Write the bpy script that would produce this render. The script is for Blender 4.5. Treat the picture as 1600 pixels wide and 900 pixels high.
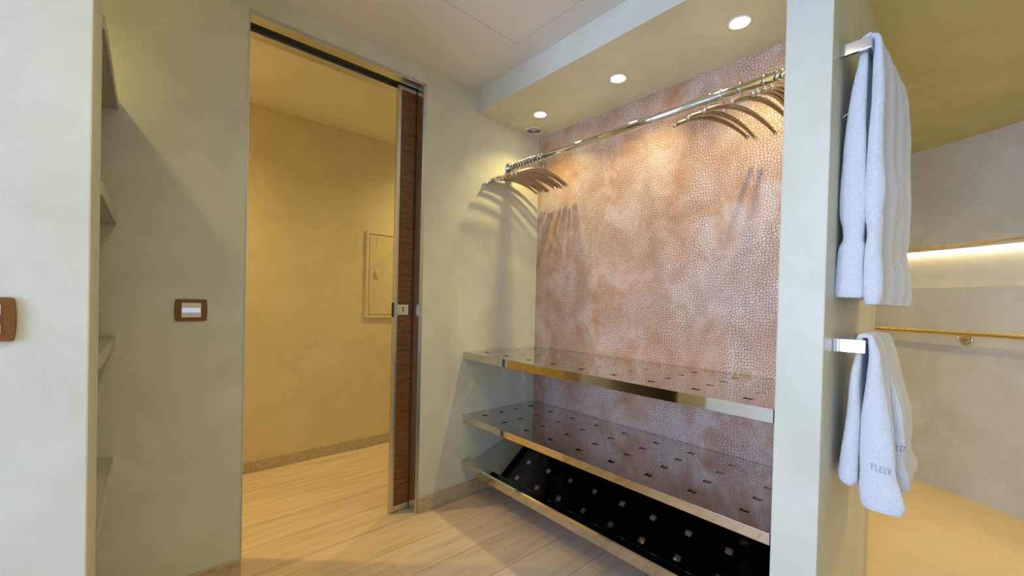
import bpy, bmesh, math, random
from mathutils import Vector, Matrix, noise
from mathutils.bvhtree import BVHTree
random.seed(4)
R = math.radians
for o in list(bpy.data.objects): bpy.data.objects.remove(o)
sc = bpy.context.scene
COL = sc.collection

# ---------------------------------------------------------------- camera
cam = bpy.data.cameras.new('camera'); camo = bpy.data.objects.new('camera', cam); COL.objects.link(camo)
yaw, pitch, roll, F = R(48.21), R(-.594), R(1.373), 637.18
fw = Vector((-math.sin(yaw)*math.cos(pitch), math.cos(yaw)*math.cos(pitch), math.sin(pitch)))
rt = Vector((math.cos(yaw), math.sin(yaw), 0)); up = rt.cross(fw)
r2 = math.cos(roll)*rt + math.sin(roll)*up; u2 = -math.sin(roll)*rt + math.cos(roll)*up
camo.matrix_world = Matrix(((r2.x, u2.x, -fw.x, 0), (r2.y, u2.y, -fw.y, 0), (r2.z, u2.z, -fw.z, 1.15), (0, 0, 0, 1)))
cam.sensor_width = 36; cam.lens = F*36/1600; cam.shift_y = 27.43/1600; cam.clip_start = .02
sc.camera = camo

# ---------------------------------------------------------------- world, window light, exposure
w = bpy.data.worlds.new('world'); sc.world = w; w.use_nodes = True
w.node_tree.nodes['Background'].inputs[0].default_value = (.55, .75, 1, 1)
w.node_tree.nodes['Background'].inputs[1].default_value = 1.0
vs = sc.view_settings
vs.view_transform = 'Standard'; vs.look = 'None'; vs.gamma = 1; vs.use_curve_mapping = False
vs.exposure = 0.34

def light(name, kind, loc, energy, color, parent=None, **kw):
    l = bpy.data.lights.new(name, kind); l.energy = energy; l.color = color
    for k, v in kw.items():
        if k != 'rot': setattr(l, k, v)
    o = bpy.data.objects.new(name, l); COL.objects.link(o)
    if parent: o.parent = parent; loc = Vector(loc) - parent.location
    o.location = loc
    if 'rot' in kw: o.rotation_euler = kw['rot']
    return o
WARM = (1, .81, .33)
# daylight entering by the window behind the camera
light('window_daylight', 'AREA', (-.2, -2.93, 1.35), 118, (.36, .53, 1.0), shape='RECTANGLE', size=1.5, size_y=1.9, rot=(R(90), 0, 0))

# ---------------------------------------------------------------- materials
def nodes(name):
    m = bpy.data.materials.new(name); m.use_nodes = True
    nt = m.node_tree; return m, nt, nt.nodes['Principled BSDF']
def link(nt, a, b): nt.links.new(a, b)
def simple(name, col, rough=.5, metal=0, **kw):
    m, nt, b = nodes(name)
    b.inputs['Base Color'].default_value = (*col, 1); b.inputs['Roughness'].default_value = rough; b.inputs['Metallic'].default_value = metal
    for k, v in kw.items(): b.inputs[k].default_value = v
    # a breath of procedural variation in gloss
    n = nt.nodes.new('ShaderNodeTexNoise'); n.inputs['Scale'].default_value = 9
    mr = nt.nodes.new('ShaderNodeMapRange'); mr.inputs[3].default_value = max(.01, rough*.85); mr.inputs[4].default_value = rough*1.15
    tc = nt.nodes.new('ShaderNodeTexCoord'); link(nt, tc.outputs['Object'], n.inputs['Vector'])
    link(nt, n.outputs[0], mr.inputs[0]); link(nt, mr.outputs[0], b.inputs['Roughness'])
    return m
def emis(name, col, s):
    m, nt, b = nodes(name)
    b.inputs['Base Color'].default_value = (*col, 1); b.inputs['Emission Color'].default_value = (*col, 1); b.inputs['Emission Strength'].default_value = s
    return m
def ramp(nt, fac, stops):
    r = nt.nodes.new('ShaderNodeValToRGB'); e = r.color_ramp.elements
    while len(e) < len(stops): e.new(.5)
    for i, (p, c) in enumerate(stops): e[i].position = p; e[i].color = (*c, 1)
    link(nt, fac, r.inputs[0]); return r.outputs[0]
def tex(nt, kind, scale, vec=None, **kw):
    n = nt.nodes.new(kind); n.inputs['Scale'].default_value = scale
    for k, v in kw.items():
        if k in ('feature', 'wave_type', 'bands_direction'): setattr(n, k, v)
        else: n.inputs[k].default_value = v
    if vec is not None: link(nt, vec, n.inputs['Vector'])
    return n
def vec(nt, scale=(1, 1, 1), rot=(0, 0, 0)):
    tc = nt.nodes.new('ShaderNodeTexCoord'); mp = nt.nodes.new('ShaderNodeMapping')
    mp.inputs['Scale'].default_value = scale; mp.inputs['Rotation'].default_value = rot
    link(nt, tc.outputs['Object'], mp.inputs[0]); return mp.outputs[0]
def bump(nt, b, h, strength, dist):
    bp = nt.nodes.new('ShaderNodeBump'); bp.inputs['Strength'].default_value = strength; bp.inputs['Distance'].default_value = dist
    link(nt, h, bp.inputs['Height']); link(nt, bp.outputs[0], b.inputs['Normal']); return bp
def plaster(name, a, c, d, rough=.42):
    m, nt, b = nodes(name); v = vec(nt)
    n1 = tex(nt, 'ShaderNodeTexNoise', 3.2, v, Detail=9, Roughness=.62, Distortion=.7)
    link(nt, ramp(nt, n1.outputs[0], [(.3, a), (.52, c), (.72, d)]), b.inputs['Base Color'])
    n2 = tex(nt, 'ShaderNodeTexNoise', 7, vec(nt, (1, 1, .6)), Detail=7, Roughness=.6)
    mr = nt.nodes.new('ShaderNodeMapRange'); mr.inputs[3].default_value = rough-.1; mr.inputs[4].default_value = rough+.16
    link(nt, n2.outputs[0], mr.inputs[0]); link(nt, mr.outputs[0], b.inputs['Roughness'])
    bump(nt, b, n2.outputs[0], .22, .006); b.inputs['Specular IOR Level'].default_value = .4
    return m
M = {}
M['plaster'] = plaster('polished_plaster', (.60, .582, .43), (.665, .645, .485), (.72, .705, .55))
M['plaster_bath'] = plaster('bath_plaster', (.54, .48, .35), (.62, .56, .43), (.68, .62, .50), .5)
M['ceiling'] = plaster('ceiling_paint', (.74, .71, .64), (.77, .74, .67), (.80, .77, .70), .6)
M['bath_ceiling'] = plaster('bath_ceiling_plaster', (.54, .47, .17), (.60, .53, .20), (.65, .58, .25), .5)
M['hall'] = plaster('hall_plaster', (.62, .50, .27), (.68, .56, .31), (.72, .60, .35), .45)
M['hall_ceiling'] = plaster('hall_ceiling_paint', (.78, .72, .54), (.80, .74, .56), (.83, .77, .60), .6)
M['bath_floor'] = plaster('bath_floor_resin', (.78, .55, .25), (.82, .59, .28), (.85, .63, .32), .4)
def wood(name, cols, sc_, rough, dirv):
    m, nt, b = nodes(name)
    v = vec(nt, dirv)
    oi = nt.nodes.new('ShaderNodeObjectInfo'); ad = nt.nodes.new('ShaderNodeVectorMath'); ad.operation = 'ADD'
    sc1 = nt.nodes.new('ShaderNodeVectorMath'); sc1.operation = 'SCALE'; sc1.inputs['Scale'].default_value = 37
    cmb = nt.nodes.new('ShaderNodeCombineXYZ')
    for i in range(3): link(nt, oi.outputs['Random'], cmb.inputs[i])
    link(nt, cmb.outputs[0], sc1.inputs[0]); link(nt, v, ad.inputs[0]); link(nt, sc1.outputs[0], ad.inputs[1])
    n = tex(nt, 'ShaderNodeTexNoise', sc_, ad.outputs[0], Detail=8, Roughness=.62, Distortion=.35)
    c = ramp(nt, n.outputs[0], [(.28, cols[0]), (.5, cols[1]), (.72, cols[2])])
    hs = nt.nodes.new('ShaderNodeHueSaturation'); mr = nt.nodes.new('ShaderNodeMapRange'); mr.inputs[3].default_value = .93; mr.inputs[4].default_value = 1.06
    link(nt, oi.outputs['Random'], mr.inputs[0]); link(nt, mr.outputs[0], hs.inputs['Value']); link(nt, c, hs.inputs['Color'])
    link(nt, hs.outputs[0], b.inputs['Base Color']); b.inputs['Roughness'].default_value = rough
    bump(nt, b, n.outputs[0], .12, .002)
    return m
M['oak'] = wood('pale_oak', ((.50, .355, .22), (.63, .465, .30), (.71, .54, .365)), 5.5, .42, (5, .45, 1))
M['teak'] = wood('teak', ((.085, .028, .004), (.175, .062, .010), (.27, .105, .018)), 7, .3, (1, 1.2, 14))
def stone():
    m, nt, b = nodes('travertine'); v = vec(nt)
    n = tex(nt, 'ShaderNodeTexNoise', 26, vec(nt, (1, 1, 2.4)), Detail=8, Roughness=.7, Distortion=.8)
    link(nt, ramp(nt, n.outputs[0], [(.3, (.36, .27, .14)), (.5, (.50, .39, .23)), (.7, (.58, .47, .30))]), b.inputs['Base Color'])
    b.inputs['Roughness'].default_value = .45; bump(nt, b, n.outputs[0], .2, .002)
    return m
M['stone'] = stone()
def croc():
    m, nt, b = nodes('crocodile_embossed_copper_wallcovering')
    v = vec(nt, (1, 1, 1), (R(-90), 0, 0))
    dn = tex(nt, 'ShaderNodeTexNoise', 5, v, Detail=3)
    mx = nt.nodes.new('ShaderNodeMixRGB'); mx.blend_type = 'LINEAR_LIGHT'; mx.inputs[0].default_value = .03
    link(nt, v, mx.inputs[1]); link(nt, dn.outputs['Color'], mx.inputs[2])
    vo = tex(nt, 'ShaderNodeTexVoronoi', 80, mx.outputs[0], feature='DISTANCE_TO_EDGE', Randomness=.78)
    vc = tex(nt, 'ShaderNodeTexVoronoi', 80, mx.outputs[0], Randomness=.78)
    big = tex(nt, 'ShaderNodeTexNoise', 4.6, vec(nt, (1.3, 1, 1)), Detail=9, Roughness=.6, Distortion=.6)
    base = ramp(nt, big.outputs[0], [(.34, (.40, .18, .06)), (.48, (.52, .29, .15)), (.62, (.66, .49, .38))])
    vo.voronoi_dimensions = '2D'; vc.voronoi_dimensions = '2D'
    crk = ramp(nt, vo.outputs['Distance'], [(.0, (0, 0, 0)), (.06, (.25, .25, .25)), (.12, (1, 1, 1))])
    mixc = nt.nodes.new('ShaderNodeMixRGB'); mixc.inputs[1].default_value = (.14, .075, .045, 1)
    lite = nt.nodes.new('ShaderNodeMixRGB'); lite.inputs[0].default_value = .30; lite.inputs[2].default_value = (.86, .76, .68, 1); link(nt, base, lite.inputs[1])
    link(nt, crk, mixc.inputs[0]); link(nt, lite.outputs[0], mixc.inputs[2])
    # how strongly the scales are pressed varies over the sheet
    pr = tex(nt, 'ShaderNodeTexNoise', 2.6, vec(nt, (1.6, 1, .8)), Detail=4)
    fac = ramp(nt, pr.outputs[0], [(.36, (.30, .30, .30)), (.56, (1, 1, 1))])
    m2 = nt.nodes.new('ShaderNodeMixRGB'); link(nt, fac, m2.inputs[0]); link(nt, base, m2.inputs[1]); link(nt, mixc.outputs[0], m2.inputs[2])
    link(nt, m2.outputs[0], b.inputs['Base Color'])
    b.inputs['Metallic'].default_value = .2; b.inputs['Roughness'].default_value = .4
    mp = nt.nodes.new('ShaderNodeMapRange'); mp.inputs[2].default_value = .22; link(nt, vo.outputs['Distance'], mp.inputs[0])
    sub = nt.nodes.new('ShaderNodeMath'); sub.operation = 'MULTIPLY'; link(nt, mp.outputs[0], sub.inputs[0]); link(nt, fac, sub.inputs[1])
    sep = nt.nodes.new('ShaderNodeMath'); sep.operation = 'MULTIPLY_ADD'; sep.inputs[1].default_value = .35
    link(nt, vc.outputs['Color'], sep.inputs[0]); link(nt, sub.outputs[0], sep.inputs[2])
    bump(nt, b, sep.outputs[0], .35, .0014)
    return m
M['croc'] = croc()
M['steel'] = simple('polished_stainless', (.66, .63, .58), .055, 1)
M['steel_black'] = simple('blackened_underside', (.018, .015, .012), .35, 0)
M['steel_dim'] = simple('shade_toned_steel_underside', (.20, .18, .15), .12, 1)  # darker copy of the polished steel; shade between shelves put into its colour
M['chrome'] = simple('chrome', (.72, .71, .70), .07, 1)
M['satin'] = simple('satin_aluminium', (.62, .61, .58), .33, 1)
M['bronze'] = simple('bronze_lacquer', (.42, .35, .27), .22, 1)
M['brass'] = simple('brass', (.80, .55, .16), .16, 1)
M['slab'] = simple('grey_painted_shelf', (.46, .46, .36), .5)
M['dark'] = simple('dark_cavity', (.02, .018, .012), .8)
M['brown_plate'] = simple('bronze_brown_plastic', (.21, .072, .008), .32)
M['white_module'] = simple('cream_plastic', (.82, .78, .66), .4)
M['blue_strip'] = emis('switch_night_light', (.60, .66, .95), .38)
M['white_paint'] = simple('white_enamel', (.75, .74, .7), .35)
M['thread'] = simple('embroidery_thread', (.30, .255, .22), .8)
M['glow'] = emis('lamp_glow', (1, .93, .80), 22)
M['led'] = emis('led_strip', (1, .86, .55), 8)
M['glass'] = simple('window_glass', (.9, .95, 1), .02, 0, **{'Transmission Weight': 1.0})
def terry():
    m, nt, b = nodes('terry_cotton'); v = vec(nt)
    n = tex(nt, 'ShaderNodeTexNoise', 300, v, Detail=3, Roughness=.6)
    n2 = tex(nt, 'ShaderNodeTexNoise', 60, vec(nt, (1, 1, 2)), Detail=4)
    ad = nt.nodes.new('ShaderNodeMath'); ad.operation = 'MULTIPLY_ADD'; ad.inputs[1].default_value = .6
    link(nt, n2.outputs[0], ad.inputs[0]); link(nt, n.outputs[0], ad.inputs[2])
    link(nt, ramp(nt, n.outputs[0], [(.3, (.74, .74, .72)), (.6, (.86, .86, .84))]), b.inputs['Base Color'])
    b.inputs['Roughness'].default_value = .95; b.inputs['Sheen Weight'].default_value = .35
    bump(nt, b, ad.outputs[0], .9, .005); return m
M['terry'] = terry()
M['weave'] = simple('flat_woven_border', (.84, .83, .80), .8)

# ---------------------------------------------------------------- mesh helpers (world coordinates everywhere)
def box(bm, x0, x1, y0, y1, z0, z1, bev=0, mi=0):
    vs_ = [bm.verts.new((x, y, z)) for z in (z0, z1) for x, y in ((x0, y0), (x1, y0), (x1, y1), (x0, y1))]
    fs = [bm.faces.new([vs_[i] for i in q]) for q in ((3, 2, 1, 0), (4, 5, 6, 7), (0, 1, 5, 4), (1, 2, 6, 5), (2, 3, 7, 6), (3, 0, 4, 7))]
    for f in fs: f.material_index = mi
    if bev:
        es = {e for f in fs for e in f.edges}
        bmesh.ops.bevel(bm, geom=list(es), offset=bev, segments=2, affect='EDGES', profile=.6)
    return bm
def B(*a, **k): return box(bmesh.new(), *a, **k)
def ring_loft(bm, rings, cap=True, closed=False):
    rv = [[bm.verts.new(p) for p in r] for r in rings]
    n = len(rv[0])
    pairs = list(zip(rv, rv[1:])) + ([(rv[-1], rv[0])] if closed else [])
    for a, b in pairs:
        for i in range(n):
            f = bm.faces.new((a[i], a[(i+1) % n], b[(i+1) % n], b[i])); f.smooth = True
    if cap and not closed: bm.faces.new(rv[0][::-1]); bm.faces.new(rv[-1])
    return bm
def tube(bm, pts, rad, n=12, closed=False, flat=1.0, cap=True):
    pts = [Vector(p) for p in pts]; N = len(pts)
    rad = rad if isinstance(rad, (list, tuple)) else [rad]*N
    rings = []; side = None
    for i, p in enumerate(pts):
        d = (pts[(i+1) % N] - pts[i-1]) if closed else (pts[min(i+1, N-1)] - pts[max(i-1, 0)])
        d.normalize()
        if side is None: side = d.cross(Vector((0, 0, 1)) if abs(d.z) < .9 else Vector((1, 0, 0)))
        side = (side - d*side.dot(d)).normalized(); u = side.cross(d).normalized()
        rings.append([p + side*math.cos(t)*rad[i]*flat + u*math.sin(t)*rad[i] for t in [2*math.pi*k/n for k in range(n)]])
    return ring_loft(bm, rings, cap, closed)
def lathe(bm, prof, c, n=32, axis='z'):
    rings = []
    for r, h in prof:
        rr = []
        for k in range(n):
            a = 2*math.pi*k/n; p = (r*math.cos(a), r*math.sin(a), h)
            if axis == 'y': p = (p[0], p[2], -p[1])
            if axis == 'x': p = (p[2], p[0], p[1])
            rr.append(Vector(c)+Vector(p))
        rings.append(rr)
    return ring_loft(bm, rings, True)
def prism(bm, poly, axis, a0, a1):
    """poly: 2D outline; axis: extrude axis. x: (y,z)  y: (x,z)  z: (x,y)"""
    def P(q, a): return {'x': (a, q[0], q[1]), 'y': (q[0], a, q[1]), 'z': (q[0], q[1], a)}[axis]
    A = [bm.verts.new(P(q, a0)) for q in poly]; C_ = [bm.verts.new(P(q, a1)) for q in poly]; n = len(poly)
    bm.faces.new(A[::-1]); bm.faces.new(C_)
    for i in range(n): bm.faces.new((A[i], A[(i+1) % n], C_[(i+1) % n], C_[i]))
    return bm
def obj(name, bm, mat, parent=None, origin=None, smooth=None):
    bmesh.ops.recalc_face_normals(bm, faces=bm.faces)
    if parent is not None:
        r = parent; off = Vector()
        while r is not None: off += r.location; r = r.parent
    elif origin is not None: off = Vector(origin)
    else:
        xs = [v.co for v in bm.verts]
        off = Vector(((min(v.x for v in xs)+max(v.x for v in xs))/2, (min(v.y for v in xs)+max(v.y for v in xs))/2, min(v.z for v in xs)))
    bm.transform(Matrix.Translation(-off))
    if smooth is not None:
        for f in bm.faces: f.smooth = smooth
    me = bpy.data.meshes.new(name); bm.to_mesh(me); bm.free()
    for m_ in (mat if isinstance(mat, (list, tuple)) else [mat]): me.materials.append(m_)
    o = bpy.data.objects.new(name, me); COL.objects.link(o)
    if parent is not None: o.parent = parent
    else: o.location = off
    return o
def tag(o, label, cat, group=None):
    o['label'] = label; o['category'] = cat
    if group: o['group'] = group
    return o
def thing(name, loc, label, cat, group=None):
    o = bpy.data.objects.new(name, None); COL.objects.link(o); o.location = loc; o.empty_display_size = .05
    return tag(o, label, cat, group)
def struct(name, bm, mat, parent=None):
    o = obj(name, bm, mat, parent)
    if parent is None: o['kind'] = 'structure'
    return o
def sroot(name, loc):
    o = bpy.data.objects.new(name, None); COL.objects.link(o); o.location = loc; o['kind'] = 'structure'; return o

XW = -1.95                 # face of the door wall
YB = 1.955                 # face of the copper wall
ZC = 2.38                  # ceiling
ZS = 2.25                  # closet soffit
# ================================================================ SETTING
floor = struct('floor', B(-3.3, 1.5, -3.2, 4.4, -.12, -.014), M['dark'])
PW = .21
k0 = -1.095
xs = sorted([k0 + PW*i for i in range(-11, 12)])
for i, x in enumerate(xs):
    if x > 1.24 or x+PW < -3.079: continue
    y = -3.0 + random.uniform(0, .9) - .9
    ymax = 2.3 if x + PW < -.3 else 1.55
    if x < -1.98: ymax = 2.9
    while y < ymax:
        L = random.uniform(2.2, 3.0)
        a, b_ = max(y, -3.0), min(y+L, ymax)
        if b_-a > .05:
            if x > -1.97 or a > -1.3 or b_ > -1.3:
                obj('plank', B(max(x, -3.078)+.0012, x+PW-.0012, a+.0003, b_-.0003, -.014, random.uniform(-.0004, .0002), bev=.0008), M['oak'], floor)
        y += L
bf = bmesh.new(); box(bf, -.26, 1.25, 1.552, 2.3, -.014, .0015); box(bf, -1.3, 1.25, 2.3, 4.25, -.014, .0015)
obj('resin_floor', bf, M['bath_floor'], floor)

# ceiling with an access hatch cut-out
cb = bmesh.new()
hx0, hx1, hy0, hy1 = -1.468, -.868, .705, 1.306
box(cb, -2.115, hx0, -3, 2.2, ZC, ZC+.06); box(cb, hx1, 1.25, -3, 2.2, ZC, ZC+.06)
box(cb, hx0, hx1, -3, hy0, ZC, ZC+.06); box(cb, hx0, hx1, hy1, 2.2, ZC, ZC+.06); box(cb, hx0, hx1, hy0, hy1, ZC+.03, ZC+.06)
ceiling = struct('ceiling', cb, M['ceiling'])
obj('access_hatch', B(hx0+.002, hx1-.002, hy0+.002, hy1-.002, ZC+.0005, ZC+.018, bev=.0008), M['ceiling'], ceiling)
struct('ceiling_hall', B(-3.2, -2.115, -.8, 2.95, ZC, ZC+.06), M['hall_ceiling'])
# door wall (its pocket holds the sliding leaf)
DY0, DY1, DZ = .293, 1.087, 2.285
wb = bmesh.new()
box(wb, -2.115, XW, -1.25, DY0, 0, ZC); box(wb, -2.115, XW, DY0, DY1, DZ+.012, ZC)
box(wb, -2.010, XW, DY1, 2.1, 0, ZC); box(wb, -2.115, -2.058, DY1, 2.1, 0, ZC); box(wb, -2.058, -2.010, DY1, 2.1, DZ+.012, ZC)
struct('wall_left', wb, M['plaster'])
struct('wall_back', B(XW, -.372, YB, YB+.1, 0, ZC), M['croc'])
struct('wall_soffit', B(XW, -.372, 1.434, YB, ZS, ZC), M['plaster'])
# pier between closet and bath
struct('wall_pier', B(-.372, -.260, 1.372, 2.19, 0, ZC, bev=.004), M['plaster'])
# shallow wall left of the camera, with the shelf niche behind it
nb = bmesh.new()
box(nb, -1.372, -1.17, -3, -.086, 0, ZC, bev=.003)
struct('wall_front_left', nb, M['plaster'])
struct('wall_niche', B(XW, -1.372, -1.25, -1.15, 0, ZC), M['plaster'])
# rear wall with window
rb = bmesh.new()
wx0, wx1, wz0, wz1 = -1.0, .6, .35, 2.3
box(rb, -1.2, wx0, -3.1, -3, 0, ZC); box(rb, wx1, 1.3, -3.1, -3, 0, ZC); box(rb, wx0, wx1, -3.1, -3, 0, wz0); box(rb, wx0, wx1, -3.1, -3, wz1, ZC)
struct('wall_front', rb, M['plaster'])
win = sroot('window_1', (-.2, -3.05, wz0))
fb = bmesh.new()
for a in ((wx0, wx0+.06), (wx1-.06, wx1), (-.23, -.17)): box(fb, a[0], a[1], -3.07, -3.02, wz0, wz1, bev=.004)
obj('window_frame', fb, M['white_paint'], win)
for a in ((wx0+.06, -.23), (-.17, wx1-.06)): obj('pane', B(a[0], a[1], -3.048, -3.042, wz0+.01, wz1-.01), M['glass'], win)
struct('wall_right', B(1.25, 1.35, -3.1, 4.3, 0, ZC), M['plaster'])
# hall beyond the door
XH = -3.08
hb = bmesh.new(); box(hb, XH-.1, XH, -.8, 2.95, 0, ZC)
struct('wall_hall', hb, M['hall'])
struct('wall_hall_end', B(XH, -2.115, 2.85, 2.95, 0, ZC), M['hall'])
struct('wall_hall_start', B(XH, -2.115, -.8, -.7, 0, ZC), M['hall'])
# bath: ceiling and round wall with a lit recess
ZB = 2.24
struct('ceiling_bath', B(-1.3, 1.25, 2.19, 4.3, ZB, ZB+.1), M['bath_ceiling'])
struct('ceiling_bath_entry', B(-.26, 1.25, 1.372, 2.19, ZB, ZC), M['bath_ceiling'])
struct('wall_bath_return', B(-1.3, -.260, 2.19, 2.28, 0, ZB), M['plaster_bath'])
RC = 2.2; CX, CY = -.02-.498*RC, 3.81-.867*RC
def arc(bm, r0, r1, z0, z1, a0=-6, a1=112, n=72):
    rings = []
    for i in range(n+1):
        a = R(a0+(a1-a0)*i/n); c, s = math.cos(a), math.sin(a)
        rings.append([Vector((CX+c*r, CY+s*r, z)) for r, z in ((r0, z0), (r1, z0), (r1, z1), (r0, z1))])
    ring_loft(bm, rings)
    for f in bm.faces: f.smooth = False
    return bm
wbk = bmesh.new()
arc(wbk, RC, RC+.16, 0, 1.305); arc(wbk, RC+.075, RC+.16, 1.305, 1.553); arc(wbk, RC, RC+.16, 1.553, ZB)
wall_bath = struct('wall_bath', wbk, M['plaster_bath'])
obj('brass_trim', arc(bmesh.new(), RC-.004, RC+.002, 1.572, 1.582), M['brass'], wall_bath)
obj('led_strip', arc(bmesh.new(), RC+.045, RC+.072, 1.543, 1.552), M['led'], wall_bath)

# baseboards of travertine pieces
def baseboard(name, axis, fixed0, fixed1, a0, a1, h=.08, step=.6, mat='stone'):
    root = sroot(name, (0, 0, 0)); a = a0
    while a < a1-.01:
        b_ = min(a+step, a1)
        if axis == 'y': bm = B(fixed0, fixed1, a+.0006, b_-.0006, .001, h, bev=.0015)
        else: bm = B(a+.0006, b_-.0006, fixed0, fixed1, .001, h, bev=.0015)
        obj('stone_piece', bm, M[mat], root); a = b_
    root.location = (0, 0, 0)
    return root
baseboard('baseboard_left', 'y', XW+.0005, XW+.013, -1.15, DY0, step=.62)
b2 = baseboard('baseboard_closet', 'y', XW+.0005, XW+.013, DY1+.004, YB, step=.46)
baseboard('baseboard_hall', 'y', XH+.0005, XH+.012, -.69, 2.84, h=.075, step=.6)
baseboard('baseboard_back', 'x', YB-.013, YB-.0005, XW+.014, -.375, step=.6)

# door: pocket frame, track and sliding leaf
tr = sroot('trim_1', (XW, .69, 0))
obj('jamb', B(-2.010, XW+.004, DY1-.010, DY1, .0, DZ+.004, bev=.001), M['satin'], tr)
obj('jamb_lip', B(XW, XW+.004, DY1, DY1+.009, .082, DZ+.012, bev=.001), M['satin'], tr)
obj('jamb', B(-2.115, XW+.003, DY0, DY0+.003, .0, DZ+.002), M['satin'], tr)
obj('jamb', B(-2.115, -2.058, DY1-.010, DY1, .0, DZ+.004, bev=.001), M['satin'], tr)
obj('head', B(-2.005, XW+.004, DY0, DY1, DZ-.006, DZ+.010, bev=.001), M['satin'], tr)
obj('head', B(-2.115, -2.062, DY0, DY1, DZ-.012, DZ+.010, bev=.001), M['satin'], tr)
obj('track', B(-2.060, -2.007, DY0, 2.09, DZ+.004, DZ+.011), M['dark'], tr)
door = sroot('door_1', (-2.033, 1.35, 0))
lx0, lx1, ly0, ly1, lz0, lz1 = -2.050, -2.018, .972, 1.80, .012, 2.281
obj('panel', B(lx0+.005, lx1-.005, ly0+.016, ly1-.02, lz0+.026, lz1-.022), M['teak'], door)
obj('stile', B(lx0, lx1, ly0, ly0+.017, lz0, lz1, bev=.002), M['satin'], door)
obj('stile', B(lx0, lx1, ly1-.02, ly1, lz0, lz1, bev=.002), M['satin'], door)
obj('rail', B(lx0, lx1, ly0+.017, ly1-.02, lz0, lz0+.028, bev=.002), M['satin'], door)
obj('rail', B(lx0, lx1, ly0+.017, ly1-.02, lz1-.024, lz1, bev=.002), M['satin'], door)
lp = obj('lock_plate', B(lx1-.006, lx1+.003, ly0+.016, ly0+.078, 1.062, 1.119, bev=.0015), M['chrome'], door)
bm = bmesh.new(); tube(bm, [(lx1+.0034, ly0+.048+.019*math.cos(t), 1.088+.017*math.sin(t)) for t in [2*math.pi*k/24 for k in range(24)]], .0012, 6, closed=True)
obj('thumb_ring', bm, M['satin'], lp)
bm = bmesh.new(); box(bm, lx1+.003, lx1+.004, ly0+.046, ly0+.050, 1.080, 1.103); lathe(bm, [(.004, 0), (.004, .001)], (lx1+.003, ly0+.048, 1.101), 12, 'x')
obj('keyhole', bm, M['dark'], lp)
obj('strike', B(lx0+.006, lx1-.004, ly0-.004, ly0+.001, 1.052, 1.128, bev=.001), M['dark'], door)

# ================================================================ CLOSET SHELVES
def holed_sheet(x0, x1, y0, y1, z, th, hx, hy, s):
    xsn = sorted([x0, x1] + [h+d*s[0]/2 for h in hx for d in (-1, 1)]); ysn = sorted([y0, y1] + [h+d*s[1]/2 for h in hy for d in (-1, 1)])
    hole = lambda i, j: any(abs((xsn[i]+xsn[i+1])/2-h) < 1e-4 for h in hx) and any(abs((ysn[j]+ysn[j+1])/2-h) < 1e-4 for h in hy)
    bm = bmesh.new(); V = {}
    def g(i, j, k):
        if (i, j, k) not in V: V[i, j, k] = bm.verts.new((xsn[i], ysn[j], z-(th if k else 0)))
        return V[i, j, k]
    nx, ny = len(xsn)-1, len(ysn)-1
    solid = lambda i, j: 0 <= i < nx and 0 <= j < ny and not hole(i, j)
    for i in range(nx):
        for j in range(ny):
            if not solid(i, j): continue
            bm.faces.new((g(i, j, 0), g(i+1, j, 0), g(i+1, j+1, 0), g(i, j+1, 0)))
            bm.faces.new((g(i, j, 1), g(i, j+1, 1), g(i+1, j+1, 1), g(i+1, j, 1))).material_index = 1
            for (di, dj, a, b_) in ((-1, 0, (i, j), (i, j+1)), (1, 0, (i+1, j), (i+1, j+1)), (0, -1, (i, j), (i+1, j)), (0, 1, (i, j+1), (i+1, j+1))):
                if not solid(i+di, j+dj):
                    bm.faces.new((g(*a, 0), g(*b_, 0), g(*b_, 1), g(*a, 1))).material_index = 1
    return bm
HX = [-.473-.1725*k for k in range(9)]; HY = [1.470, 1.592, 1.715, 1.838]
SX0, SX1, SY0, SY1 = XW+.001, -.374, 1.372, 1.949
def closet_shelf(z, th, label, under):
    t = thing('perforated_shelf', ((SX0+SX1)/2, (SY0+SY1)/2, z-th), label, 'shelf', 'polished steel shelves under the hanging rail')
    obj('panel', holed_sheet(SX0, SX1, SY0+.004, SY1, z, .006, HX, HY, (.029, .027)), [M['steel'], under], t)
    obj('front_edge', B(SX0, SX1, SY0, SY0+.005, z-th, z+.0008, bev=.0008), M['steel'], t)
    obj('bottom_flange', B(SX0, SX1, SY0+.005, SY0+.03, z-th, z-th+.002), M['steel'], t)
    for s in (0, 1):
        xa = SX0 if s == 0 else SX1-.002
        obj('side_flange', B(xa, xa+.002, SY0+.005, SY1, z-th, z-.006), M['steel_black'], t)
    obj('back_flange', B(SX0+.002, SX1-.002, SY1-.002, SY1, z-th, z-.006), M['steel_black'], t)
    return t
closet_shelf(.850, .040, 'top perforated polished steel shelf, the highest of the three', M['steel'])
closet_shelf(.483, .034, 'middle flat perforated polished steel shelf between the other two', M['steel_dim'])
# tilted shoe shelf
SH = thing('shoe_shelf', ((SX0+SX1)/2, 1.66, .16), 'lowest steel shelf, tilted forward with an upturned lip, above the floor', 'shelf', 'polished steel shelves under the hanging rail')
pf = lambda y: .192 + (y-1.44)*.326
bm = prism(bmesh.new(), [(1.414, pf(1.414)), (SY1, pf(SY1)), (SY1, pf(SY1)-.005), (1.414, pf(1.414)-.005)], 'x', SX0, SX1)
obj('panel', bm, M['steel'], SH)
bm = prism(bmesh.new(), [(1.374, .166), (1.369, .211), (1.375, .217), (1.404, .225), (1.410, .223), (1.416, pf(1.416)), (1.416, pf(1.416)-.005), (1.406, pf(1.41)-.004), (1.402, .219), (1.377, .212), (1.379, .170), (1.400, .166), (1.400, .163)], 'x', SX0, SX1)
obj('front_lip', bm, M['steel'], SH)

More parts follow.
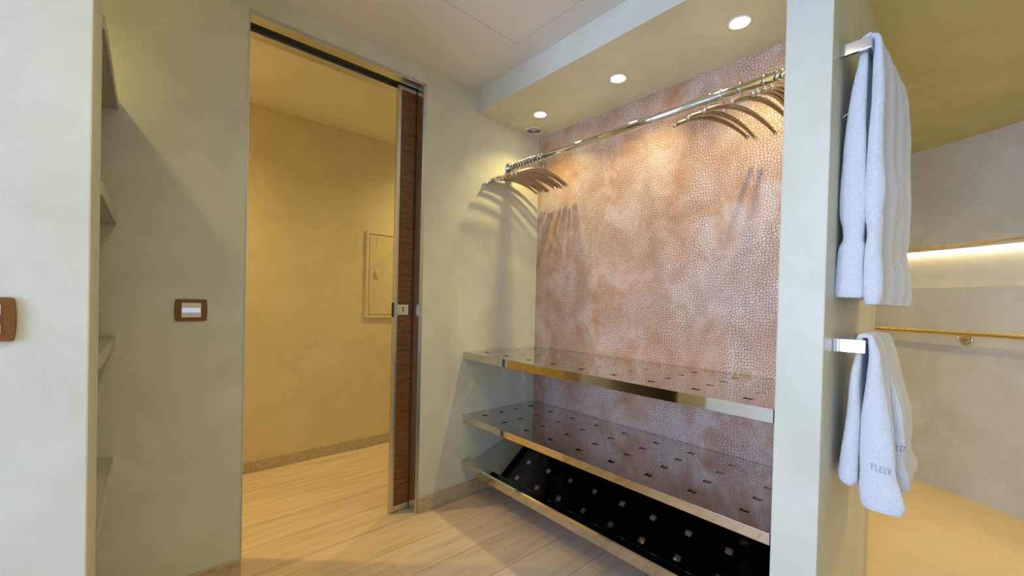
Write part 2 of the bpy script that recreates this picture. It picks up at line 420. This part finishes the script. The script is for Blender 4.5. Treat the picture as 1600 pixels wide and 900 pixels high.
# ================================================================ RAIL + HANGERS
rail = thing('hanging_rail', (-1.16, 1.69, 1.98), 'polished chrome hanging rail across the closet below the soffit', 'rail')
RY, RZ = 1.69, 1.987
bm = bmesh.new(); tube(bm, [(XW+.004, RY, RZ), (-.375, RY, RZ)], .0178, 28); obj('tube', bm, M['chrome'], rail)
for xx, d in ((XW+.0005, 1), (-.3725, -1)):
    bm = bmesh.new(); lathe(bm, [(.032, 0), (.032, .004*d), (.028, .007*d), (.022, .009*d), (.022, .024*d), (.0185, .026*d)], (xx, RY, RZ), 28, 'x'); obj('end_socket', bm, M['chrome'], rail)
HC = (0, 0, 0)
def make_hanger():
    t = thing('coat_hanger', (0, 0, 0), '', 'hanger')
    # ring centre at origin
    bm = bmesh.new(); tube(bm, [(0, .0225*math.cos(a), .0225*math.sin(a)) for a in [2*math.pi*k/28 for k in range(28)]], .0022, 8, closed=True); obj('ring', bm, M['chrome'], t)
    bm = bmesh.new(); tube(bm, [(0, -.0035, -.0230), (0, -.0035, -.078)], .0015, 8); tube(bm, [(0, .0035, -.0230), (0, .0035, -.078)], .0015, 8); obj('stem', bm, M['chrome'], t)
    bm = bmesh.new(); pts = []; rad = []
    for k in range(33):
        u = -1+2*k/32; pts.append((0, u*.196, -.0775 - .050*abs(u)**2.0)); rad.append(.0104*(1-.30*abs(u)**1.5))
    tube(bm, pts, rad, 14, flat=.72); obj('arm', bm, M['bronze'], t)
    for e in (0, -1):
        p = Vector(pts[e]); d = (p-Vector(pts[1 if e == 0 else -2])).normalized()
        bm = bmesh.new(); tube(bm, [p-d*.001, p+d*.003, p+d*.006, p+d*.010, p+d*.0125], [.0070, .0086, .0090, .0072, .002], 14); obj('tip', bm, M['chrome'], t)
    return t
H0 = make_hanger(); used = False
def copy_tree(o, parent=None):
    c = o.copy(); COL.objects.link(c); c.parent = parent
    for ch in list(o.children):
        copy_tree(ch, c)
    return c
def hang(x, yawd, tilt, label, group):
    global used
    t = H0 if not used else copy_tree(H0); used = True
    t.location = (x, RY, RZ-.0022); t.rotation_euler = (R(tilt), 0, R(yawd))
    t['label'] = label; t['group'] = group; t['category'] = 'hanger'
GR = 'bronze hangers at the right end of the rail'
hang(-.708, -19, 3.5, 'bronze hanger hanging lowest, at the left of the right-hand group', GR)
hang(-.664, -15, 1.0, 'second bronze hanger from the left in the right-hand group', GR)
hang(-.595, -17.5, -.5, 'third bronze hanger from the left in the right-hand group, standing apart', GR)
hang(-.514, -13, 0, 'fourth bronze hanger in the right-hand group, its back end behind the pier', GR)
hang(-.474, -5, -.5, 'fifth bronze hanger in the right-hand group, its ring beside the pier', GR)
for x, a in ((-.455, -6), (-.437, -5), (-.418, -5)):
    hang(x, a, -1, 'bronze hanger almost hidden behind the blue-white pier, only its front end showing', GR)
GL = 'bronze hangers bunched at the left end of the rail'
lx = [-1.922, -1.904, -1.886, -1.862, -1.838, -1.816, -1.792, -1.768, -1.742, -1.716, -1.676, -1.652]
ly = [-6, -12, -13, -14, -11, -8, -15, -15.5, -12, -10.5, -6, -3.5]
for i, (x, a) in enumerate(zip(lx, ly)):
    lab = 'bronze hanger in the tight bunch against the left closet wall'
    if i == 11: lab = 'bronze hanger with its ring furthest right in the left-hand bunch'
    if i == 10: lab = 'bronze hanger next to the rightmost of the left-hand bunch'
    if i == 0: lab = 'bronze hanger closest to the left closet wall'
    hang(x, a, random.uniform(-1.5, 2.5), lab, GL)

# ================================================================ DOWNLIGHTS, VENT
def downlight(x, y, z, label, e, group='recessed ceiling spotlights', size=125, col=WARM, blend=1.0, r=.044, soft=.018):
    t = thing('downlight', (x, y, z), label, 'light', group)
    bm = bmesh.new(); lathe(bm, [(r, -.0005), (r+.001, -.003), (r-.004, -.005), (r-.011, -.003), (r-.012, -.0005)], (x, y, z), 36); obj('trim_ring', bm, M['white_paint'], t)
    bm = bmesh.new(); lathe(bm, [(r-.0125, -.0006), (r-.0125, -.002), (r-.02, -.0032), (.004, -.0038)], (x, y, z), 28); obj('lens', bm, M['glow'], t)
    light('spot_lamp', 'SPOT', (x, y, z-.012), e, col, parent=t, spot_size=R(size), spot_blend=blend, shadow_soft_size=soft)
    return t
G1 = 'soffit spotlights in the closet'
downlight(-1.699, 1.705, ZS, 'small round spotlight in the soffit, nearest the air vent', 17, G1)
downlight(-1.165, 1.700, ZS, 'middle one of three round soffit spotlights', 17, G1)
downlight(-.615, 1.695, ZS, 'round soffit spotlight nearest the pier, right of the other two', 17, G1)
downlight(-.42, .32, ZC, 'added unseen spotlight in the room ceiling, brightening the closet', 27, 'room spotlights', 150)  # added lamp with no visible source, lifts the dim interior
downlight(-1.60, -.46, ZC, 'spotlight above the wall shelves on the left', 21, 'room spotlights', soft=.05)
downlight(-2.62, 1.95, ZC, 'spotlight in the hall ceiling beyond the sliding door', 42, 'hall spotlights', 150)
downlight(-2.62, -.25, ZC, 'spotlight in the hall ceiling before the doorway', 58, 'hall spotlights', 150)
downlight(-.55, 3.05, ZB, 'spotlight in the bath ceiling behind the pier', 20, 'bath spotlights', 140)
downlight(.75, 2.4, ZB, 'spotlight in the bath ceiling on the right', 30, 'bath spotlights', 140)
v = thing('air_vent', (-1.887, 1.842, ZS), 'round white ring vent in the soffit corner beside the spotlight', 'vent')
bm = bmesh.new(); lathe(bm, [(.060, -.0004), (.0605, -.003), (.056, -.006), (.043, -.004), (.0425, -.0004)], (-1.887, 1.842, ZS), 36); obj('rim', bm, M['white_paint'], v)
bm = bmesh.new(); lathe(bm, [(.0422, -.0004), (.0422, -.0015), (.001, -.0015)], (-1.887, 1.842, ZS), 28); obj('throat', bm, M['dark'], v)
for r_ in (.037, .0285, .020, .0115):
    bm = bmesh.new(); tube(bm, [(-1.887+r_*math.cos(a), 1.842+r_*math.sin(a), ZS-.004) for a in [2*math.pi*k/28 for k in range(28)]], .0028, 6, closed=True); obj('ring', bm, M['satin'], v)

# ================================================================ SHELVES IN THE LEFT NICHE
for zt, th, lab in ((1.802, .033, 'grey shelf in the left niche, the highest'), (1.412, .033, 'grey shelf in the left niche, second from the top'),
                    (1.000, .034, 'grey shelf in the left niche, level with the wall switch'), (.583, .03, 'grey shelf in the left niche, the lowest')):
    t = thing('niche_shelf', ((XW-1.372)/2, -.3, zt-th), lab, 'shelf', 'grey shelves in the left niche')
    obj('board', B(XW+.001, -1.374, -1.148, -.088, zt-.018, zt), M['slab'], t)
    obj('front_edge', B(XW+.001, -1.374, -.088, -.082, zt-th, zt+.0005, bev=.001), M['slab'], t)
    obj('lip', B(XW+.001, -1.374, -.125, -.088, zt-th, zt-.018), M['slab'], t)
# ================================================================ SWITCH PLATES
def switch(x, y, z, label, wd=.094, hg=.082):
    t = thing('switch_plate', (x, y, z-hg/2), label, 'switch')
    bm = bmesh.new(); n = 6; poly = []
    hw, hh = wd/2, hg/2
    for sx, sy, r0 in ((1, 1, 0), (-1, 1, 90), (-1, -1, 180), (1, -1, 270)):
        for k in range(5):
            a = R(r0+90*k/4); poly.append((sx*(hw-.006)+.006*math.cos(a), sy*(hh-.006)+.006*math.sin(a)))
    out = []
    for i, p in enumerate(poly):
        out.append(p); q = poly[(i+1) % len(poly)]
        if abs(p[0]-q[0]) < 1e-5 and abs(p[1]-q[1]) > .02:
            for k in range(1, 6):
                u = k/6; out.append((p[0]+math.copysign(.0022*math.sin(math.pi*u), p[0]), p[1]+(q[1]-p[1])*u))
    rings = []
    for s, h in ((1, 0), (1, .004), (.975, .007), (.60, .0085)):
        rings.append([Vector((x+h, y+a*s, z+b_*s)) for a, b_ in out])
    ring_loft(bm, rings)
    for f in bm.faces: f.smooth = False
    obj('frame', bm, M['brown_plate'], t)
    mw, mh = wd*.31, .027
    mod = obj('rocker', B(x+.007, x+.0105, y-mw, y+mw, z+.009, z+mh, bev=.001), M['white_module'], t)
    obj('rocker', B(x+.007, x+.0105, y-mw, y+mw, z-mh, z-.009, bev=.001), M['white_module'], t)
    obj('light_strip', B(x+.007, x+.0096, y-mw+.001, y+mw-.001, z-.0088, z+.0088), M['blue_strip'], t)
    bm = bmesh.new(); lathe(bm, [(.0013, 0), (.0013, .0008)], (x+.0103, y, z-.0165), 10, 'x'); obj('indicator_dot', bm, M['brown_plate'], t)
    return t
switch(XW, .123, 1.088, 'brown framed switch on the wall left of the doorway')
switch(-1.17, -.2225, 1.095, 'brown framed switch cut by the left edge, on the blue-grey wall end', .082, .081)

# electrical panel in the hall
ep = thing('electrical_panel', (XH, 1.42, .995), 'cream flush electrical panel door on the hall wall with oval knob', 'panel')
bm = bmesh.new()
for a in ((1.240, 1.262, .995, 1.665), (1.588, 1.61, .995, 1.665), (1.262, 1.588, .995, 1.018), (1.262, 1.588, 1.642, 1.665)): box(bm, XH+.0005, XH+.016, *a, bev=.002)
obj('frame', bm, M['hall'], ep)
dr = obj('door', B(XH+.0005, XH+.012, 1.266, 1.584, 1.022, 1.638, bev=.003), M['hall'], ep)
bm = bmesh.new(); rings = []
for s, h in ((1, 0), (1, .006), (.85, .012), (.4, .015)): rings.append([Vector((XH+.012+h, 1.325+.016*s*math.cos(t), 1.335+.036*s*math.sin(t))) for t in [2*math.pi*k/24 for k in range(24)]])
ring_loft(bm, rings); obj('knob', bm, M['hall'], dr)
obj('latch', B(XH+.012, XH+.015, 1.322, 1.328, 1.555, 1.618, bev=.001), M['hall'], dr)

# ================================================================ BATH GRAB RAIL
gr = thing('grab_rail', (CX+.85*2.13, CY+.53*2.13, 1.0), 'long brass grab rail following the round bath wall', 'rail')
bm = bmesh.new(); tube(bm, [(CX+(RC-.075)*math.cos(R(a)), CY+(RC-.075)*math.sin(R(a)), 1.020) for a in range(6, 97, 2)], .0135, 14); obj('tube', bm, M['brass'], gr)
for ang in (20, 59.6, 88):
    c, s = math.cos(R(ang)), math.sin(R(ang))
    P = lambda r, z, o=0: Vector((CX+c*r-s*o, CY+s*r+c*o, z))
    bm = bmesh.new()
    Z = Vector((0, 0, 1)); tq = Vector((-s, c, 0)); n_ = Vector((c, s, 0))
    rings = [[P(RC-h, .975)+tq*rr*math.cos(t)+Z*rr*math.sin(t) for t in [2*math.pi*k/24 for k in range(24)]] for rr, h in ((.033, 0), (.033, .007), (.029, .010))]
    ring_loft(bm, rings)
    tube(bm, [P(RC-.008, .975), P(RC-.06, .975), P(RC-.073, .985), P(RC-.075, 1.01)], .006, 10)
    obj('bracket', bm, M['chrome'], gr)

# ================================================================ TOWEL BARS AND TOWELS
XP = -.260
def towel_bar(y0, y1, z0, z1, x1, label):
    t = thing('towel_bar', (XP, (y0+y1)/2, z0), label, 'towel bar', 'chrome towel bars on the pier')
    for ya in (y0, y1-.012):
        bm = bmesh.new(); box(bm, XP+.0005, x1, ya, ya+.012, z0, z1, bev=.0012); obj('bracket', bm, M['chrome'], t)
        obj('wall_plate', B(XP+.0004, XP+.012, ya-.003, ya+.015, z0-.0005, z1+.0005, bev=.001), M['chrome'], t)
    obj('bar', B(x1-.010, x1, y0+.012, y1-.012, z0+.002, z1-.002, bev=.001), M['chrome'], t)
towel_bar(1.455, 1.93, 1.864, 1.895, -.192, 'upper flat chrome towel bar carrying the long white towel')
towel_bar(1.485, 1.86, 1.028, 1.065, -.188, 'lower flat chrome towel bar carrying the small white towel')

def catmull(K, t):
    n = len(K)-1; s = t*n; i = min(int(s), n-1); u = s-i
    p0, p1, p2, p3 = K[max(i-1, 0)], K[i], K[i+1], K[min(i+2, n)]
    return [.5*((2*b_)+(-a+c)*u+(2*a-5*b_+4*c-d)*u*u+(-a+3*b_-3*c+d)*u**3) for a, b_, c, d in zip(p0, p1, p2, p3)]
def drape(bm, keys, steps, seed, folds=3.5, amp=.006, skew=0):
    """keys: (xi, zi, xo, zo, y0, y1, a) inner and outer edge of the cloth, its y extent and fold strength"""
    rings = []
    NT, NY = 8, 30
    for k in range(steps+1):
        xi, zi, xo, zo, y0, y1, am = catmull(keys, k/steps)
        ring = []
        I, O = Vector((xi, 0, zi)), Vector((xo, 0, zo)); th = (O-I).length; nrm = (O-I).normalized()
        rr = min(th*.5, .016)
        # rounded rectangle perimeter: u along y, v from 0 (inner) to th (outer)
        pts = []
        L = y1-y0
        for j in range(NY+1): pts.append((rr+(L-2*rr)*j/NY, 0))
        for j in range(1, NT): a = -math.pi/2+math.pi*j/NT; pts.append((L-rr+rr*math.cos(a), th/2+(th/2)*math.sin(a)))
        for j in range(NY+1): pts.append((L-rr-(L-2*rr)*j/NY, th))
        for j in range(1, NT): a = math.pi/2+math.pi*j/NT; pts.append((rr+rr*math.cos(a), th/2+(th/2)*math.sin(a)))
        zc = (zi+zo)/2
        for u, v_ in pts:
            f = math.sin(u/L*folds*2*math.pi+seed+.6*math.sin(zc*7+seed)) * .6 + math.sin(u/L*folds*4.3*math.pi+seed*2+zc*2)*.3
            out = amp*am*f*(1 if v_ > th*.3 else -.25)
            if skew and xo > xi: out -= skew*min(1, am)*(1-u/L)**1.3*(v_/th)
            nz = noise.noise(Vector((u*14+seed, v_*20, zc*9)))*.003*(.3+am)
            p = I+nrm*(v_+out+nz); p.y = y0+u+noise.noise(Vector((v_*25+seed*3, zc*11, 5)))*.004*am
            p += Vector([noise.noise(p*260+Vector((7*i_, 0, 0)))*.0007 for i_ in range(3)])
            ring.append(p)
        rings.append(ring)
    return ring_loft(bm, rings)
def leg(pts, wallside):
    """(z, xl, xr, y0, y1, amp) -> keys"""
    return [((xr, z, xl, z, y0, y1, a) if wallside else (xl, z, xr, z, y0, y1, a)) for z, xl, xr, y0, y1, a in pts]
def over(xc, zc, ri, ro, y0, y1):
    return [(xc-ri*math.cos(R(a)), zc+ri*math.sin(R(a)), xc-ro*math.cos(R(a)), zc+ro*math.sin(R(a)), y0, y1, .2) for a in (20, 60, 90, 120, 160)]
def bvh_of(bm): return BVHTree.FromBMesh(bm)
# --- upper towel
tw = thing('bath_towel', (-.19, 1.68, 1.16), 'long white terry towel folded over the upper chrome bar', 'towel')
bm = bmesh.new()
K = leg([(1.184, -.248, -.200, 1.478, 1.90, 1), (1.20, -.252, -.198, 1.475, 1.90, 1), (1.27, -.250, -.200, 1.476, 1.90, 1), (1.325, -.247, -.199, 1.478, 1.89, .8), (1.350, -.243, -.202, 1.481, 1.88, .4), (1.385, -.244, -.201, 1.480, 1.88, .5), (1.42, -.247, -.201, 1.478, 1.88, .9),
         (1.50, -.246, -.202, 1.478, 1.87, .9), (1.62, -.243, -.203, 1.48, 1.86, .8), (1.75, -.236, -.204, 1.482, 1.84, .5), (1.86, -.222, -.204, 1.485, 1.82, .2)], True)
K += over(-.197, 1.897, .006, .026, 1.485, 1.82)
K += leg([(1.86, -.190, -.156, 1.483, 1.83, .6), (1.75, -.192, -.146, 1.48, 1.88, .9), (1.62, -.195, -.147, 1.478, 1.90, 1), (1.50, -.196, -.142, 1.478, 1.92, 1.2), (1.42, -.196, -.142, 1.478, 1.92, 1), (1.385, -.193, -.142, 1.48, 1.915, .9), (1.350, -.192, -.145, 1.48, 1.91, .9),
         (1.325, -.195, -.146, 1.478, 1.92, .8), (1.27, -.196, -.140, 1.476, 1.93, 1.3), (1.20, -.196, -.138, 1.475, 1.93, 1.3), (1.165, -.190, -.142, 1.477, 1.925, 1.1)], False)
drape(bm, K, 210, 1.3, 3.2, .011, .030)
obj('cloth', bm, M['terry'], tw)
bm = bmesh.new(); tube(bm, [(-.232, 1.492, 1.712), (-.242, 1.490, 1.711), (-.249, 1.489, 1.707), (-.254, 1.489, 1.702)], .0011, 6); obj('hanging_loop', bm, M['white_paint'], tw)
# --- lower towel
tl = thing('hand_towel', (-.18, 1.65, .60), 'small white towel with stitched grey lettering on the lower chrome bar', 'towel')
bm = bmesh.new()
K = leg([(.645, -.236, -.205, 1.505, 1.76, 1), (.66, -.247, -.196, 1.50, 1.76, 1), (.70, -.246, -.196, 1.50, 1.76, 1), (.78, -.238, -.198, 1.50, 1.75, .8), (.88, -.230, -.199, 1.502, 1.74, .6), (.97, -.223, -.200, 1.505, 1.73, .4), (1.03, -.212, -.199, 1.507, 1.72, .2)], True)
K += over(-.192, 1.064, .006, .022, 1.507, 1.72)
K += leg([(1.02, -.184, -.156, 1.505, 1.70, .3), (.95, -.190, -.147, 1.503, 1.63, .6), (.87, -.194, -.138, 1.50, 1.58, .8), (.78, -.196, -.127, 1.497, 1.56, .8), (.735, -.196, -.123, 1.495, 1.555, .5), (.695, -.195, -.120, 1.495, 1.555, .4), (.66, -.196, -.111, 1.493, 1.56, .8), (.62, -.194, -.103, 1.493, 1.565, .9), (.597, -.186, -.110, 1.495, 1.56, .7)], False)
drape(bm, K, 150, 4.1, 1.6, .005)
near = bmesh.new(); tmp = bpy.data.meshes.new('tmp'); bm.to_mesh(tmp); near.from_mesh(tmp)
far = bmesh.new()
Kf = leg([(1.078, -.192, -.178, 1.58, 1.80, 0), (1.066, -.192, -.166, 1.58, 1.83, .2), (1.02, -.190, -.154, 1.59, 1.84, .5), (.95, -.190, -.142, 1.60, 1.85, .9), (.85, -.190, -.119, 1.60, 1.84, 1), (.775, -.188, -.110, 1.60, 1.83, .4), (.745, -.186, -.111, 1.60, 1.83, .2), (.715, -.186, -.110, 1.60, 1.83, .4), (.68, -.188, -.103, 1.60, 1.87, 1), (.645, -.184, -.101, 1.60, 1.87, 1), (.632, -.176, -.108, 1.605, 1.865, .8)], False)
drape(far, Kf, 110, 2.2, 2.3, .006)
far.to_mesh(tmp); bm.from_mesh(tmp)
tn, tf = bvh_of(near), bvh_of(far)
cloth = obj('cloth', bm, M['terry'], tl)
# embroidered letters: strokes draped on the cloth
G = {'F': [((.0, 0), (.3, 0), .06), ((.15, 0), (.15, 1), .14), ((0, 1), (.78, 1), .07), ((.15, .52), (.58, .52), .06), ((.78, 1), (.78, .78), .06), ((.58, .62), (.58, .42), .05)],
     'L': [((.0, 1), (.32, 1), .06), ((.16, 0), (.16, 1), .14), ((0, 0), (.78, 0), .07), ((.78, 0), (.78, .24), .06)],
     'E': [((.15, 0), (.15, 1), .14), ((0, 1), (.76, 1), .07), ((0, 0), (.8, 0), .07), ((.15, .52), (.58, .52), .06), ((.76, 1), (.76, .78), .06), ((.8, 0), (.8, .24), .06), ((.58, .62), (.58, .42), .05)],
     'U': [((0, 1), (.3, 1), .06), ((.6, 1), (.9, 1), .06), ((.15, 1), (.15, .28), .14), ((.15, .28), (.3, .02), .10), ((.3, .02), (.6, .02), .07), ((.6, .02), (.75, .28), .07), ((.75, .28), (.75, 1), .08)],
     'R': [((0, 0), (.3, 0), .06), ((.15, 0), (.15, 1), .14), ((0, 1), (.55, 1), .07), ((.55, 1), (.75, .86), .10), ((.75, .86), (.75, .66), .12), ((.75, .66), (.55, .5), .10), ((.55, .5), (.15, .5), .06), ((.45, .5), (.78, 0), .13), ((.78, 0), (.92, 0), .06)],
     'D': [((0, 0), (.5, 0), .06), ((.15, 0), (.15, 1), .14), ((0, 1), (.5, 1), .06), ((.5, 1), (.78, .78), .10), ((.78, .78), (.82, .5), .14), ((.82, .5), (.78, .22), .14), ((.78, .22), (.5, 0), .10)]}
def stitch(txt, tree, to3, d, h, adv, gw):
    for ci, ch in enumerate(txt):
        if ch == ' ': continue
        bm = bmesh.new()
        for (a, b_, wd) in G[ch]:
            a, b_ = Vector(a), Vector(b_); dd = (b_-a).normalized(); nn = Vector((-dd.y, dd.x))
            n = max(2, int((b_-a).length*6)); prev = None
            for k in range(n+1):
                q = a+(b_-a)*k/n; row = []
                for s in (-.5, .5):
                    w_ = q+nn*wd*s; o = to3((ci*adv+w_.x*gw)*h, w_.y*h)
                    hit = tree.ray_cast(o, d)[0]
                    if hit is None: hit = o+d*.2
                    row += [hit-d*.0014, hit+d*.0008]
                vv = [bm.verts.new(p) for p in row]
                if prev:
                    bm.faces.new((prev[0], prev[2], vv[2], vv[0])); bm.faces.new((prev[0], vv[0], vv[1], prev[1])); bm.faces.new((prev[2], prev[3], vv[3], vv[2]))
                prev = vv
        obj('letter', bm, M['thread'], cloth)
stitch('FLEUR', tn, lambda u, v: Vector((-.169+u, 1.40, .712+v-.2*u)), Vector((0, 1, 0)), .0150, .58, .48)
stitch('RD', tf, lambda u, v: Vector((-.1345+u, 1.565, .749+v)), Vector((0, 1, 0)), .0155, .90, .72)
